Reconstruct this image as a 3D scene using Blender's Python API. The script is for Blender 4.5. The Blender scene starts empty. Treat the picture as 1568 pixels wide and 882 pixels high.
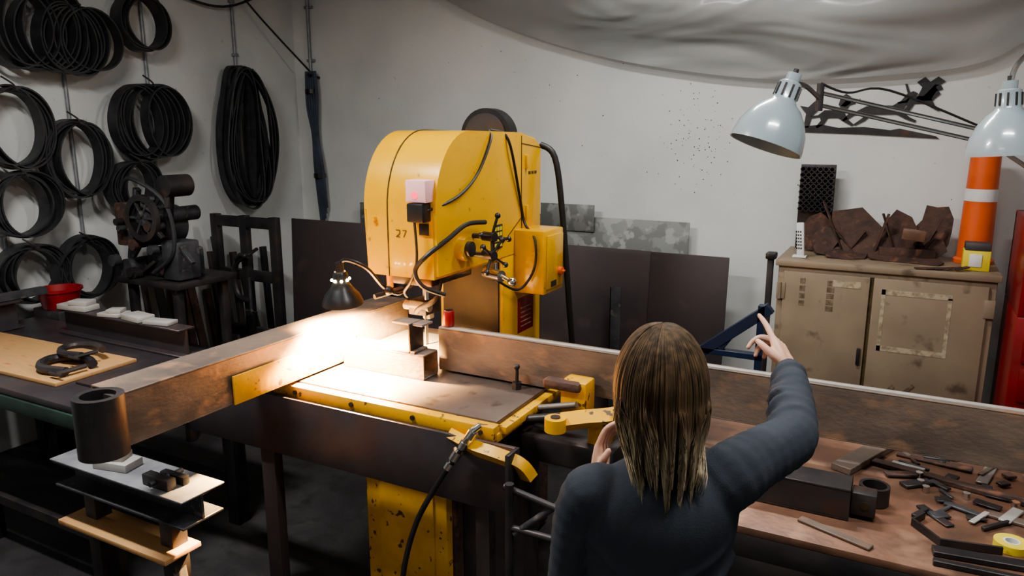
import bpy, bmesh, math, random
from mathutils import Vector as V, Matrix, noise
random.seed(4)
COL = bpy.context.scene.collection

# ------------------------------------------------------------ materials
def mk(name, c1, rough=0.6, metal=0.0, c2=None, scale=6.0, lo=0.4, hi=0.65, bump=0.0, bscale=40.0,
       c3=None, scale3=30.0, lo3=0.6, hi3=0.75, spec=0.5, coat=0.0, stretch=(1,1,1)):
    m = bpy.data.materials.new(name); m.use_nodes = True
    nt = m.node_tree; N = nt.nodes; L = nt.links
    p = N['Principled BSDF']
    p.inputs['Roughness'].default_value = rough
    p.inputs['Metallic'].default_value = metal
    p.inputs['Specular IOR Level'].default_value = spec
    p.inputs['Coat Weight'].default_value = coat
    tc = N.new('ShaderNodeTexCoord'); mp = N.new('ShaderNodeMapping')
    mp.inputs['Scale'].default_value = stretch
    L.new(tc.outputs['Object'], mp.inputs[0])
    def layer(sc, lo_, hi_, det=6):
        n = N.new('ShaderNodeTexNoise'); n.inputs['Scale'].default_value = sc; n.inputs['Detail'].default_value = det
        L.new(mp.outputs[0], n.inputs['Vector'])
        r = N.new('ShaderNodeValToRGB'); r.color_ramp.elements[0].position = lo_; r.color_ramp.elements[1].position = hi_
        L.new(n.outputs['Fac'], r.inputs[0]); return r.outputs[0]
    col = None
    c1 = (*c1, 1)
    p.inputs['Base Color'].default_value = c1
    if c2:
        mx = N.new('ShaderNodeMix'); mx.data_type = 'RGBA'
        mx.inputs[6].default_value = c1; mx.inputs[7].default_value = (*c2, 1)
        L.new(layer(scale, lo, hi), mx.inputs[0]); col = mx.outputs[2]
    if c3:
        mx = N.new('ShaderNodeMix'); mx.data_type = 'RGBA'
        if col: L.new(col, mx.inputs[6])
        else: mx.inputs[6].default_value = c1
        mx.inputs[7].default_value = (*c3, 1)
        L.new(layer(scale3, lo3, hi3, 3), mx.inputs[0]); col = mx.outputs[2]
    if col: L.new(col, p.inputs['Base Color'])
    if bump:
        n = N.new('ShaderNodeTexNoise'); n.inputs['Scale'].default_value = bscale; n.inputs['Detail'].default_value = 4
        L.new(mp.outputs[0], n.inputs['Vector'])
        b = N.new('ShaderNodeBump'); b.inputs['Strength'].default_value = bump; b.inputs['Distance'].default_value = 0.02
        L.new(n.outputs['Fac'], b.inputs['Height']); L.new(b.outputs[0], p.inputs['Normal'])
    return m
def emit(name, c, s):
    m = bpy.data.materials.new(name); m.use_nodes = True
    p = m.node_tree.nodes['Principled BSDF']
    p.inputs['Base Color'].default_value = (*c, 1); p.inputs['Emission Color'].default_value = (*c, 1)
    p.inputs['Emission Strength'].default_value = s
    return m

M = {}
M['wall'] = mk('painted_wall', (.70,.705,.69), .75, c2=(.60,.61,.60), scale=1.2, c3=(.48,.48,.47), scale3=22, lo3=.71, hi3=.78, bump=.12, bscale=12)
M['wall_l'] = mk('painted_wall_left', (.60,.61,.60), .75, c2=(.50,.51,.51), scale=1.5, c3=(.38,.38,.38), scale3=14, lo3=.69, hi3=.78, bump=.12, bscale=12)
M['floor'] = mk('concrete_floor', (.022,.020,.022), .6, c2=(.045,.042,.044), scale=2.5, c3=(.02,.02,.02), scale3=9, lo3=.5, hi3=.7, bump=.2, bscale=30)
M['ceil'] = mk('ceiling_paint', (.35,.35,.35), .8, c2=(.28,.28,.28), scale=2)
M['yel'] = mk('yellow_enamel', (.76,.405,.002), .28, c2=(.66,.34,.002), scale=3, c3=(.34,.18,.02), scale3=24, lo3=.70, hi3=.75, bump=.03, bscale=30, coat=.25)
M['yelworn'] = mk('worn_yellow_paint', (.74,.39,.006), .45, c2=(.58,.30,.015), scale=7, c3=(.10,.06,.03), scale3=26, lo3=.63, hi3=.67, bump=.06)
M['seam'] = mk('panel_seam', (.05,.03,.01), .8, c2=(.09,.06,.02), scale=20)
M['dark'] = mk('dark_steel', (.035,.033,.036), .45, .5, c2=(.07,.06,.06), scale=5, c3=(.11,.06,.04), scale3=7, lo3=.6, hi3=.8, bump=.05)
M['undershade'] = mk('painted_shade_panel', (.018,.014,.012), .7, .1, c2=(.035,.025,.02), scale=6)  # near-black colour standing in for shade beneath the wheel housing
M['plate'] = mk('mill_scale_plate', (.06,.052,.06), .40, .5, c2=(.095,.08,.085), scale=3, c3=(.12,.065,.05), scale3=2.5, lo3=.5, hi3=.75, bump=.04)
M['brownst'] = mk('brown_steel_sheet', (.075,.056,.055), .55, .3, c2=(.05,.042,.045), scale=1.5, c3=(.12,.09,.08), scale3=4, lo3=.6, hi3=.8)
M['beam'] = mk('rusty_beam_steel', (.21,.16,.13), .55, .35, c2=(.12,.095,.082), scale=4, c3=(.30,.19,.125), scale3=9, lo3=.55, hi3=.72, bump=.12, bscale=35, stretch=(1,1,2))
M['bright'] = mk('bare_bright_steel', (.36,.34,.32), .38, .6, c2=(.26,.245,.23), scale=6, c3=(.28,.21,.16), scale3=15, lo3=.62, hi3=.75, stretch=(1,.3,1))
M['table'] = mk('machined_table_steel', (.17,.13,.11), .40, .5, c2=(.13,.10,.085), scale=5, c3=(.085,.06,.05), scale3=11, lo3=.58, hi3=.7)
M['rust'] = mk('rusted_scrap', (.10,.055,.042), .8, .2, c2=(.055,.035,.032), scale=9, c3=(.19,.09,.055), scale3=16, lo3=.58, hi3=.72, bump=.3)
M['bench'] = mk('rusty_bench_top', (.24,.125,.08), .42, .3, c2=(.12,.07,.05), scale=5, c3=(.36,.21,.14), scale3=7, lo3=.55, hi3=.75, bump=.06)
M['rub'] = mk('black_belt_rubber', (.020,.020,.023), .5, c2=(.034,.034,.037), scale=14)
M['blk'] = mk('black_plastic', (.012,.012,.014), .35, c2=(.022,.02,.02), scale=12)
M['grey'] = mk('grey_junk_metal', (.10,.10,.11), .5, .5, c2=(.05,.05,.055), scale=10, c3=(.22,.19,.18), scale3=20, lo3=.6, hi3=.75)
M['block'] = mk('aluminium_block', (.42,.40,.38), .45, .3, c2=(.47,.45,.43), scale=12)
M['beige'] = mk('beige_cabinet_paint', (.28,.215,.15), .5, c2=(.225,.172,.12), scale=3.5, c3=(.13,.095,.065), scale3=9, lo3=.62, hi3=.74, bump=.03)
M['beige2'] = mk('peeled_beige_paint', (.46,.38,.27), .6, c2=(.26,.20,.135), scale=40)
M['stencil'] = mk('stencil_brown', (.12,.08,.05), .7, c2=(.24,.18,.12), scale=35)
M['white'] = mk('lamp_shade_enamel', (.27,.33,.36), .22, c2=(.31,.36,.39), scale=4, coat=.5)
M['chrome'] = mk('chrome', (.7,.7,.7), .2, 1.0, c2=(.55,.55,.55), scale=10)
M['orange'] = mk('orange_plastic', (.72,.13,.03), .45, c2=(.6,.10,.025), scale=5)
M['red'] = mk('red_enamel', (.27,.008,.010), .4, c2=(.20,.008,.009), scale=4, coat=.2)
M['pinkl'] = emit('pink_indicator', (.75,.42,.42), .12)
M['redl'] = emit('red_indicator_lamp', (1,.05,.12), 1.5)
M['mottle'] = mk('mottled_grey_sheet', (.22,.23,.22), .5, .3, c2=(.16,.165,.155), scale=7, lo=.48, hi=.52, c3=(.30,.31,.30), scale3=9, lo3=.55, hi3=.6)
M['wood'] = mk('plywood', (.42,.25,.11), .6, c2=(.50,.27,.11), scale=5, stretch=(1,6,1), c3=(.28,.11,.05), scale3=5, lo3=.6, hi3=.75)
M['green'] = mk('green_bench_paint', (.025,.055,.043), .5, c2=(.015,.03,.025), scale=8)
M['blue'] = mk('blue_paint', (.008,.020,.055), .4, c2=(.012,.02,.05), scale=8)
M['bluegrey'] = mk('blue_grey_hose', (.05,.065,.10), .5, c2=(.03,.035,.05), scale=10)
M['pipe'] = mk('galvanised_pipe', (.30,.31,.33), .5, .4, c2=(.2,.2,.22), scale=10)
M['sweater'] = mk('navy_grey_knit', (.052,.059,.073), .95, c2=(.040,.047,.060), scale=9, bump=.12, bscale=320, spec=.15)
M['jeans'] = mk('dark_jeans', (.02,.025,.045), .9, c2=(.03,.04,.07), scale=12, bump=.2, bscale=200)
M['skin'] = mk('skin', (.66,.40,.29), .5, c2=(.60,.33,.24), scale=14, bump=.04, bscale=90)
M['lips'] = mk('lips', (.5,.16,.14), .45, c2=(.45,.14,.12), scale=20)
M['eye'] = mk('eye_white', (.8,.8,.78), .15, c2=(.78,.77,.75), scale=10)
M['iris'] = mk('iris', (.06,.035,.02), .1, c2=(.03,.02,.01), scale=30)
M['shoe'] = mk('black_shoe_leather', (.015,.014,.014), .5, c2=(.03,.03,.03), scale=14)
M['yellab'] = mk('yellow_label', (.75,.62,.06), .5, c2=(.65,.52,.05), scale=10)
M['tube'] = emit('fluorescent_tube', (.93,.97,1.0), 6)
M['labw'] = mk('white_plastic', (.7,.7,.7), .4, c2=(.6,.6,.6), scale=10)
M['cord'] = mk('black_cord', (.015,.015,.016), .5, c2=(.025,.022,.02), scale=25)
M['bulb'] = emit('work_lamp_bulb', (1,.78,.45), 90)
def film():
    m = bpy.data.materials.new('plastic_sheeting'); m.use_nodes = True
    nt = m.node_tree; N = nt.nodes; L = nt.links; p = N['Principled BSDF']
    p.inputs['Base Color'].default_value = (.46,.47,.465,1); p.inputs['Roughness'].default_value = .24
    p.inputs['Alpha'].default_value = .76; p.inputs['Specular IOR Level'].default_value = .8
    tc = N.new('ShaderNodeTexCoord'); mp = N.new('ShaderNodeMapping'); mp.inputs['Scale'].default_value = (.45,1,1.8)
    mp.inputs['Rotation'].default_value = (0,.25,0)
    n = N.new('ShaderNodeTexNoise'); n.inputs['Scale'].default_value = 1.5; n.inputs['Detail'].default_value = 2; n.inputs['Distortion'].default_value = 1.0
    b = N.new('ShaderNodeBump'); b.inputs['Strength'].default_value = 1.0; b.inputs['Distance'].default_value = .14
    L.new(tc.outputs['Object'], mp.inputs[0]); L.new(mp.outputs[0], n.inputs['Vector']); L.new(n.outputs['Fac'], b.inputs['Height']); L.new(b.outputs[0], p.inputs['Normal'])
    return m
M['film'] = film()
def hairmat():
    m = bpy.data.materials.new('brown_blonde_hair'); m.use_nodes = True
    nt = m.node_tree; N = nt.nodes; L = nt.links; p = N['Principled BSDF']
    p.inputs['Roughness'].default_value = .58; p.inputs['Specular IOR Level'].default_value = .22
    tc = N.new('ShaderNodeTexCoord'); sx = N.new('ShaderNodeSeparateXYZ'); L.new(tc.outputs['Object'], sx.inputs[0])
    mr = N.new('ShaderNodeMapRange'); mr.inputs[1].default_value = 1.51; mr.inputs[2].default_value = 1.42
    L.new(sx.outputs[2], mr.inputs[0])
    mp = N.new('ShaderNodeMapping'); mp.inputs['Scale'].default_value = (60,60,3)
    n = N.new('ShaderNodeTexNoise'); n.inputs['Scale'].default_value = 1.5; L.new(tc.outputs['Object'], mp.inputs[0]); L.new(mp.outputs[0], n.inputs['Vector'])
    r = N.new('ShaderNodeValToRGB'); e = r.color_ramp.elements
    e[0].position = .34; e[0].color = (.040,.025,.015,1); e[1].position = .72; e[1].color = (.135,.085,.045,1)
    L.new(n.outputs['Fac'], r.inputs[0])
    r2 = N.new('ShaderNodeValToRGB'); e = r2.color_ramp.elements
    e[0].position = .34; e[0].color = (.12,.088,.055,1); e[1].position = .62; e[1].color = (.46,.38,.26,1)
    L.new(n.outputs['Fac'], r2.inputs[0])
    mx = N.new('ShaderNodeMix'); mx.data_type = 'RGBA'
    L.new(mr.outputs[0], mx.inputs[0]); L.new(r.outputs[0], mx.inputs[6]); L.new(r2.outputs[0], mx.inputs[7]); L.new(mx.outputs[2], p.inputs['Base Color'])
    return m
M['hair'] = hairmat()

# ------------------------------------------------------------ mesh builder
def crom(pts, n=8, closed=False):
    pts = [V(p) for p in pts]
    if len(pts) < 3 and not closed: return pts
    out = []; N = len(pts)
    rng = range(N) if closed else range(N-1)
    for i in rng:
        if closed: a,b,c,d = pts[(i-1)%N],pts[i],pts[(i+1)%N],pts[(i+2)%N]
        else: a,b,c,d = pts[max(i-1,0)],pts[i],pts[i+1],pts[min(i+2,N-1)]
        for k in range(n):
            t = k/n
            out.append(.5*((2*b)+(c-a)*t+(2*a-5*b+4*c-d)*t*t+(3*b-a-3*c+d)*t*t*t))
    if not closed: out.append(pts[-1])
    return out

class B:
    def __init__(s, name):
        s.name = name; s.bm = bmesh.new(); s.mats = []
    def mi(s, m):
        m = M[m]
        if m not in s.mats: s.mats.append(m)
        return s.mats.index(m)
    def _add(s, bm, m, smooth=False, mtx=None):
        bmesh.ops.recalc_face_normals(bm, faces=bm.faces)
        if mtx: bm.transform(mtx)
        i = s.mi(m); vm = {}
        for v in bm.verts: vm[v] = s.bm.verts.new(v.co)
        for f in bm.faces:
            try: nf = s.bm.faces.new([vm[v] for v in f.verts])
            except ValueError: continue
            nf.material_index = i; nf.smooth = smooth if smooth is not None else f.smooth
        bm.free(); return s
    def box(s, lo, hi, m, bev=.003, rot=None, piv=None):
        lo, hi = V(lo), V(hi); bm = bmesh.new(); bmesh.ops.create_cube(bm, size=1)
        d = hi-lo; c = (lo+hi)/2
        bmesh.ops.scale(bm, vec=d, verts=bm.verts)
        if bev: bmesh.ops.bevel(bm, geom=bm.edges, offset=min(bev, min(abs(x) for x in d)*.4), segments=2, affect='EDGES', profile=.5)
        mt = Matrix.Translation(c)
        if rot:
            pv = V(piv) if piv else c
            R = Matrix.Rotation(rot[1], 4, rot[0])
            mt = Matrix.Translation(pv) @ R @ Matrix.Translation(c-pv)
        return s._add(bm, m, False, mt)
    def obox(s, p0, p1, w, h, m, up=(0,0,1), bev=.002):
        p0, p1 = V(p0), V(p1); d = p1-p0; L = d.length; x = d.normalized(); u = V(up)
        if abs(x.dot(u)) > .98: u = V((1,0,0))
        y = u.cross(x).normalized(); z = x.cross(y)
        bm = bmesh.new(); bmesh.ops.create_cube(bm, size=1); bmesh.ops.scale(bm, vec=(L,w,h), verts=bm.verts)
        if bev: bmesh.ops.bevel(bm, geom=bm.edges, offset=min(bev, w*.4, h*.4), segments=1, affect='EDGES')
        mt = Matrix((x,y,z)).transposed().to_4x4(); mt.translation = (p0+p1)/2
        return s._add(bm, m, False, mt)
    def cyl(s, p0, p1, r0, m, r1=None, seg=24):
        p0, p1 = V(p0), V(p1); d = p1-p0
        return s.lathe([(0,0),(r0,0),(r1 if r1 is not None else r0, d.length),(0,d.length)], p0, d, m, seg, flatcaps=True)
    def lathe(s, prof, o, axis, m, seg=28, flatcaps=False, smooth=True):
        bm = bmesh.new(); z = V(axis).normalized()
        x = z.orthogonal().normalized(); y = z.cross(x); rings = []
        for r, h in prof:
            if r < 1e-6: rings.append([bm.verts.new(V(o)+z*h)])
            else: rings.append([bm.verts.new(V(o)+z*h+(x*math.cos(a)+y*math.sin(a))*r) for a in [2*math.pi*k/seg for k in range(seg)]])
        for a, b in zip(rings, rings[1:]):
            for k in range(seg):
                k2 = (k+1) % seg
                if len(a) == 1 and len(b) == 1: break
                if len(a) == 1: f = bm.faces.new([a[0], b[k2], b[k]]); f.smooth = not flatcaps
                elif len(b) == 1: f = bm.faces.new([a[k], a[k2], b[0]]); f.smooth = not flatcaps
                else: f = bm.faces.new([a[k], a[k2], b[k2], b[k]]); f.smooth = smooth
        return s._add(bm, m, None)
    def sweep(s, pts, prof, m, closed=False, smooth=True, up=None, radii=None, caps=True):
        pts = [V(p) for p in pts]; n = len(pts); bm = bmesh.new(); rings = []
        def tan(i):
            if closed: return (pts[(i+1)%n]-pts[(i-1)%n]).normalized()
            return (pts[min(i+1,n-1)]-pts[max(i-1,0)]).normalized()
        t0 = tan(0); u = V(up) if up else t0.orthogonal()
        for i in range(n):
            t = tan(i)
            if up: x = V(up).cross(t).normalized(); y = V(up).normalized()
            else:
                u = (u - t*u.dot(t)).normalized(); x = u; y = t.cross(u)
            k = radii[i] if radii else 1
            rings.append([bm.verts.new(pts[i]+(x*a+y*b)*k) for a, b in prof])
        P = len(prof)
        for i in range(n if closed else n-1):
            a, b = rings[i], rings[(i+1) % n]
            for k in range(P): bm.faces.new([a[k], a[(k+1)%P], b[(k+1)%P], b[k]])
        if not closed and caps:
            bm.faces.new(rings[0]); bm.faces.new(rings[-1][::-1])
        return s._add(bm, m, smooth)
    def tube(s, pts, r, m, seg=10, n=6, closed=False, radii=None):
        q = crom(pts, n, closed)
        if radii:
            rr = crom([(x,0,0) for x in radii], n); radii = [v.x for v in rr]; r = 1
        return s.sweep(q, [(math.cos(2*math.pi*k/seg)*r, math.sin(2*math.pi*k/seg)*r) for k in range(seg)], m, closed, True, None, radii)
    def prism(s, poly, ext, m, bev=0):
        bm = bmesh.new(); vs = [bm.verts.new(V(p)) for p in poly]; f = bm.faces.new(vs)
        r = bmesh.ops.extrude_face_region(bm, geom=[f])
        bmesh.ops.translate(bm, vec=V(ext), verts=[g for g in r['geom'] if isinstance(g, bmesh.types.BMVert)])
        if bev: bmesh.ops.bevel(bm, geom=bm.edges, offset=bev, segments=2, affect='EDGES')
        return s._add(bm, m, False)
    def ball(s, c, r, m, sc=(1,1,1)):
        bm = bmesh.new(); bmesh.ops.create_uvsphere(bm, u_segments=20, v_segments=12, radius=r)
        bmesh.ops.scale(bm, vec=sc, verts=bm.verts)
        return s._add(bm, m, True, Matrix.Translation(V(c)))
    def done(s, parent=None, origin=True, sharp=38):
        me = bpy.data.meshes.new(s.name)
        if origin and s.bm.verts:
            xs = [v.co for v in s.bm.verts]
            c = V(((min(v.x for v in xs)+max(v.x for v in xs))/2, (min(v.y for v in xs)+max(v.y for v in xs))/2, min(v.z for v in xs)))
            bmesh.ops.translate(s.bm, vec=-c, verts=s.bm.verts)
        else: c = V((0,0,0))
        s.bm.to_mesh(me); s.bm.free()
        for m in s.mats: me.materials.append(m)
        if sharp: me.set_sharp_from_angle(angle=math.radians(sharp))
        ob = bpy.data.objects.new(s.name, me); COL.objects.link(ob); ob.location = c
        if parent: ob.parent = parent
        return ob
def chan(b, p0, p1, w, h, t, m, up=(0,0,1)):
    p0, p1 = V(p0), V(p1); x = (p1-p0).normalized(); u = V(up); y = u.cross(x).normalized(); z = x.cross(y)
    b.obox(p0+z*(h-t)/2, p1+z*(h-t)/2, w, t, m, up); b.obox(p0-z*(h-t)/2, p1-z*(h-t)/2, w, t, m, up)
    b.obox(p0+y*(w-t)/2, p1+y*(w-t)/2, t, h-2*t, m, up, 0); b.obox(p0-y*(w-t)/2, p1-y*(w-t)/2, t, h-2*t, m, up, 0)
def ibeam(b, p0, p1, w, h, t, m, up=(0,0,1)):
    p0, p1 = V(p0), V(p1); x = (p1-p0).normalized(); u = V(up); y = u.cross(x).normalized(); z = x.cross(y)
    b.obox(p0+z*(h-t)/2, p1+z*(h-t)/2, w, t, m, up); b.obox(p0-z*(h-t)/2, p1-z*(h-t)/2, w, t, m, up)
    b.obox(p0, p1, t, h-2*t, m, up, 0)

# ------------------------------------------------------------ room shell
XL, XR, YB, YF, ZC = -5.05, 2.6, 5.3, -2.4, 3.6
def wallbox(n, lo, hi, m): B(n).box(lo, hi, m, 0).done()
wallbox('floor', (XL-.1,YF-.1,-.1), (XR+.1,YB+.1,0), 'floor')
wallbox('ceiling', (XL-.1,YF-.1,ZC), (XR+.1,YB+.1,ZC+.1), 'ceil')
wallbox('wall_back', (XL-.1,YB,0), (XR+.1,YB+.1,ZC), 'wall')
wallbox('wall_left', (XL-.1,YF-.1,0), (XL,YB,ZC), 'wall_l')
wallbox('wall_right', (XR,YF-.1,0), (XR+.1,YB,ZC), 'wall')
wallbox('wall_front', (XL,YF-.1,0), (XR,YF,ZC), 'wall')

# ------------------------------------------------------------ belts on the left wall
def belt_obj(y0, z0, w, h, n, spread, wid):
    b = B('drive_belt_coil'); S = 1.035
    y0 *= S; z0 = 2.05+(z0-2.05)*S; w *= S; h *= S
    for k in range(n):
        g = (k-(n-1)/2)
        cx = XL+.085+wid*.5+abs(g)*.012; cy = y0+g*spread+random.uniform(-.01,.01); cz = z0+random.uniform(-.012,.012)
        N = 48; rw = w/2*random.uniform(.80,1); rh = h/2*random.uniform(.88,1); ph = random.uniform(0,6)
        yk = random.uniform(-.35,.25); pk = random.uniform(-.15,.15)
        pts = []
        for i in range(N):
            a = 2*math.pi*i/N; rr = 1+.025*math.sin(2*a+ph)+.02*math.sin(3*a+ph*2)
            y = rw*rr*math.cos(a); z = rh*rr*math.sin(a)
            pts.append(V((cx+y*yk*.22+z*pk*.2, cy+y, cz+z)))
        b.sweep(pts, [(-.005,-wid/2),(.005,-wid/2),(.005,wid/2),(-.005,wid/2)], 'rub', True, True, up=V((1,-yk*.22,-pk*.2)).normalized())
    zt = z0+h/2-.02
    b.cyl((XL+.002, y0, zt-.012), (XL+wid+.16, y0, zt), .008, 'dark', seg=10)
    b.tube([(XL+wid+.13,y0-.07,zt+.07),(XL+wid+.15,y0-.02,zt+.03),(XL+wid+.15,y0,zt)], .006, 'dark', 6)
    b.done()
for (y, z, w, h, n, sp, wd_) in [(2.80,2.64,.44,.50,3,.06,.085),(3.04,2.60,.38,.44,3,.05,.085),(3.54,2.76,.38,.38,3,.012,.08),(3.52,2.10,.44,.52,4,.055,.075),
        (2.96,1.87,.42,.48,3,.018,.085),(2.60,2.06,.42,.48,3,.02,.085),(2.60,1.60,.38,.40,3,.02,.08),(3.36,1.66,.34,.36,3,.03,.08),(2.60,1.18,.40,.36,3,.02,.08),(2.95,1.16,.38,.40,3,.02,.08)]:
    belt_obj(y, z, w, h, n+3, sp*.75, wd_+.015)
b = B('long_drive_belts')
for k in range(15):
    N = 56; w = random.uniform(.10,.25); hh = random.uniform(.52,.57); cy = 4.52+random.uniform(-.05,.05); cz = 1.98+random.uniform(-.02,.03); ph = random.uniform(0,6)
    pts = []
    for i in range(N):
        a = 2*math.pi*i/N; zz = math.sin(a); ww = w*(1-.28*zz)
        pts.append((XL+.09+k*.009+.02*math.sin(a*2+ph), cy+ww*math.cos(a)+.018*math.sin(3*a+ph), cz+hh*zz))
    uu = V((1,random.uniform(-.5,.5),0)).normalized()
    b.sweep(pts, [(-.005,-.028),(.005,-.028),(.005,.028),(-.005,.028)], 'rub', True, True, up=uu)
b.cyl((XL+.002,4.55,2.50),(XL+.26,4.55,2.52),.01,'dark',seg=10)
b.done()
for y, z0, z1 in [(3.14,1.2,3.0),(3.76,1.3,3.3),(4.60,2.55,3.59),(2.63,1.3,3.05)]:
    b = B('wall_conduit'); b.cyl((XL+.015,y,z0),(XL+.015,y,z1),.012,'pipe',seg=10)
    for zz in (z0+.1,(z0+z1)/2,z1-.1): b.box((XL,y-.025,zz-.012),(XL+.03,y+.025,zz+.012),'pipe')
    b.done()
b = B('wall_conduit'); b.cyl((-4.84,YB-.03,2.5),(-4.84,YB-.03,ZC-.01),.014,'pipe',seg=10)
for zz in (2.65,3.1): b.box((-4.88,YB-.03,zz-.012),(-4.80,YB,zz+.012),'pipe')
b.done()
b = B('hanging_hose_bundle')
for k in range(5):
    o = k*.022-.04
    b.tube([(-4.80+o,YB-.08,2.55),(-4.78+o*1.2,YB-.10,2.3+o),(-4.77+o*.5,YB-.09,2.0),(-4.74+o*.9,YB-.10,1.7),(-4.72+o*.6,YB-.08,1.15+k*.05)], .017, 'bluegrey', 8)
b.cyl((-4.77,YB,2.5),(-4.77,YB-.14,2.52),.012,'dark',seg=8)
b.cyl((-4.79,YB-.09,2.36),(-4.79,YB-.09,2.40),.055,'blk',seg=14); b.cyl((-4.74,YB-.09,1.62),(-4.74,YB-.09,1.66),.055,'blk',seg=14)
b.done()
b = B('overhead_cable')
b.tube([(XL+.05,3.6,3.3),(XL+.05,3.9,3.09),(XL+.06,4.4,3.0),(XL+.07,4.8,3.12),(XL+.08,5.2,3.35)], .010, 'cord', 8)
b.tube([(XL+.07,4.35,3.4),(XL+.12,4.75,3.0),(-4.80,YB-.08,2.55)], .008, 'cord', 8)
b.done()

# ------------------------------------------------------------ junk machine on stand (left)
b = B('old_grinder_on_stand')
cx, cy = -4.33, 3.32
for dx in (-.22,.22):
    for dy in (-.18,.18):
        b.box((cx+dx-.025,cy+dy-.025,0),(cx+dx+.025,cy+dy+.025,1.05),'dark')
b.box((cx-.3,cy-.24,1.05),(cx+.3,cy+.24,1.09),'dark')
b.box((cx-.27,cy-.2,.5),(cx+.27,cy+.2,.53),'dark')
b.box((cx-.14,cy-.12,1.09),(cx+.14,cy+.12,1.28),'grey',.02)
b.cyl((cx-.1,cy-.2,1.42),(cx-.1,cy+.1,1.42),.13,'grey',seg=28)
b.lathe([(.10,0),(.15,0),(.15,.03),(.11,.03)],(cx+.05,cy-.24,1.5),(0,-1,0),'dark')
b.cyl((cx+.05,cy-.26,1.5),(cx+.05,cy+.15,1.5),.05,'grey',seg=16)
for k in range(6):
    a = k*math.pi/3; b.obox((cx+.05,cy-.255,1.5),(cx+.05+.13*math.cos(a),cy-.255,1.5+.13*math.sin(a)),.02,.015,'grey')
b.obox((cx+.05,cy-.1,1.25),(cx+.2,cy-.15,1.72),.05,.05,'dark'); b.obox((cx-.25,cy-.15,1.2),(cx-.05,cy-.2,1.68),.04,.04,'grey')
b.cyl((cx+.2,cy-.2,1.70),(cx+.2,cy-.02,1.70),.07,'dark',seg=20); b.cyl((cx-.22,cy-.22,1.15),(cx-.22,cy-.05,1.15),.06,'grey',seg=20)
b.tube([(cx-.2,cy-.2,1.65),(cx,cy-.28,1.75),(cx+.2,cy-.2,1.6),(cx+.25,cy-.2,1.3),(cx+.1,cy-.25,1.15)],.014,'rub',8)
b.box((cx-.28,cy-.22,1.3),(cx-.2,cy-.1,1.58),'rust',.01); b.box((cx+.12,cy-.2,1.1),(cx+.27,cy-.02,1.35),'grey',.015)
for k in range(26):
    p = V((cx+random.uniform(-.27,.27), cy-.2+random.uniform(-.06,.1), 1.12+random.uniform(0,.55)))
    if k % 2: b.cyl(p, p+V((0,-.05,0)), random.uniform(.015,.04), random.choice(['grey','dark','rust']), seg=12)
    else: b.obox(p, p+V((random.uniform(-.14,.14),-.02,random.uniform(-.14,.14))), .03, .02, random.choice(['grey','dark','dark']))
b.done()

# ------------------------------------------------------------ steel sheets leaning
b = B('steel_frame')
y0 = 4.02
for z in (1.36,.95,.5,.06): b.box((-4.80,y0,z-.04),(-4.12,y0+.05,z+.04),'dark')
for x in (-4.77,-4.46,-4.15): b.box((x-.035,y0-.002,0),(x+.035,y0+.052,1.41),'dark')
b.done()
b = B('c_clamp')
b.tube([(-4.46,3.93,1.09),(-4.40,3.93,1.13),(-4.36,3.93,1.12),(-4.36,3.93,1.13)],.016,'dark',8)
b.tube([(-4.36,3.96,1.12),(-4.48,3.96,1.06),(-4.52,3.96,.93),(-4.48,3.96,.80),(-4.36,3.96,.77)],.022,'dark',8)
b.cyl((-4.36,3.96,.68),(-4.36,3.96,.95),.012,'grey',seg=10); b.cyl((-4.42,3.96,.69),(-4.30,3.96,.69),.006,'grey',seg=8)
b.obox((-4.36,3.96,1.12),(-4.36,4.06,1.16),.02,.02,'dark')
b.done()
b = B('steel_sheet'); b.box((-4.08,4.08,0),(-3.2,4.095,1.40),'brownst',.002,rot=('X',-.05),piv=(0,4.08,0)); b.done()
b = B('steel_sheet'); b.box((-3.9,4.25,0),(-2.5,4.265,1.32),'brownst',.002,rot=('X',-.06),piv=(0,4.25,0)); b.done()
b = B('steel_sheet'); b.box((-3.1,4.92,0),(-1.56,4.935,1.22),'brownst',.002,rot=('X',-.07),piv=(0,4.92,0)); b.done()
b = B('steel_sheet'); b.box((-1.555,4.90,0),(-1.02,4.915,1.22),'brownst',.002,rot=('X',-.07),piv=(0,4.9,0)); b.done()
b = B('mottled_metal_sheet'); b.box((-2.9,5.14,0),(-1.35,5.15,1.41),'mottle',.002,rot=('X',-.04),piv=(0,5.14,0))
b.box((-2.5,5.17,1.3),(-2.06,5.18,1.50),'mottle',.002); b.done()
b = B('mottled_metal_sheet'); b.box((-4.3,5.16,0),(-3.4,5.17,1.42),'mottle',.002,rot=('X',-.04),piv=(0,5.16,0)); b.done()
b = B('angle_iron_offcut'); b.box((-1.78,4.80,0),(-1.70,4.81,.98),'grey',.002); b.box((-1.78,4.80,0),(-1.77,4.86,.98),'grey',.002); b.done()
b = B('leaning_bar_stock')
for k in range(14):
    y = 3.55+k*.085+random.uniform(-.02,.02); hh = random.uniform(.7,1.2)
    b.obox((XL+.15+random.uniform(0,.05),y,.0),(XL+.06,y+random.uniform(-.05,.05),hh),random.choice([.03,.05,.07]),random.choice([.02,.04]),random.choice(['dark','brownst','grey','dark','rust']))
b.done()

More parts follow.
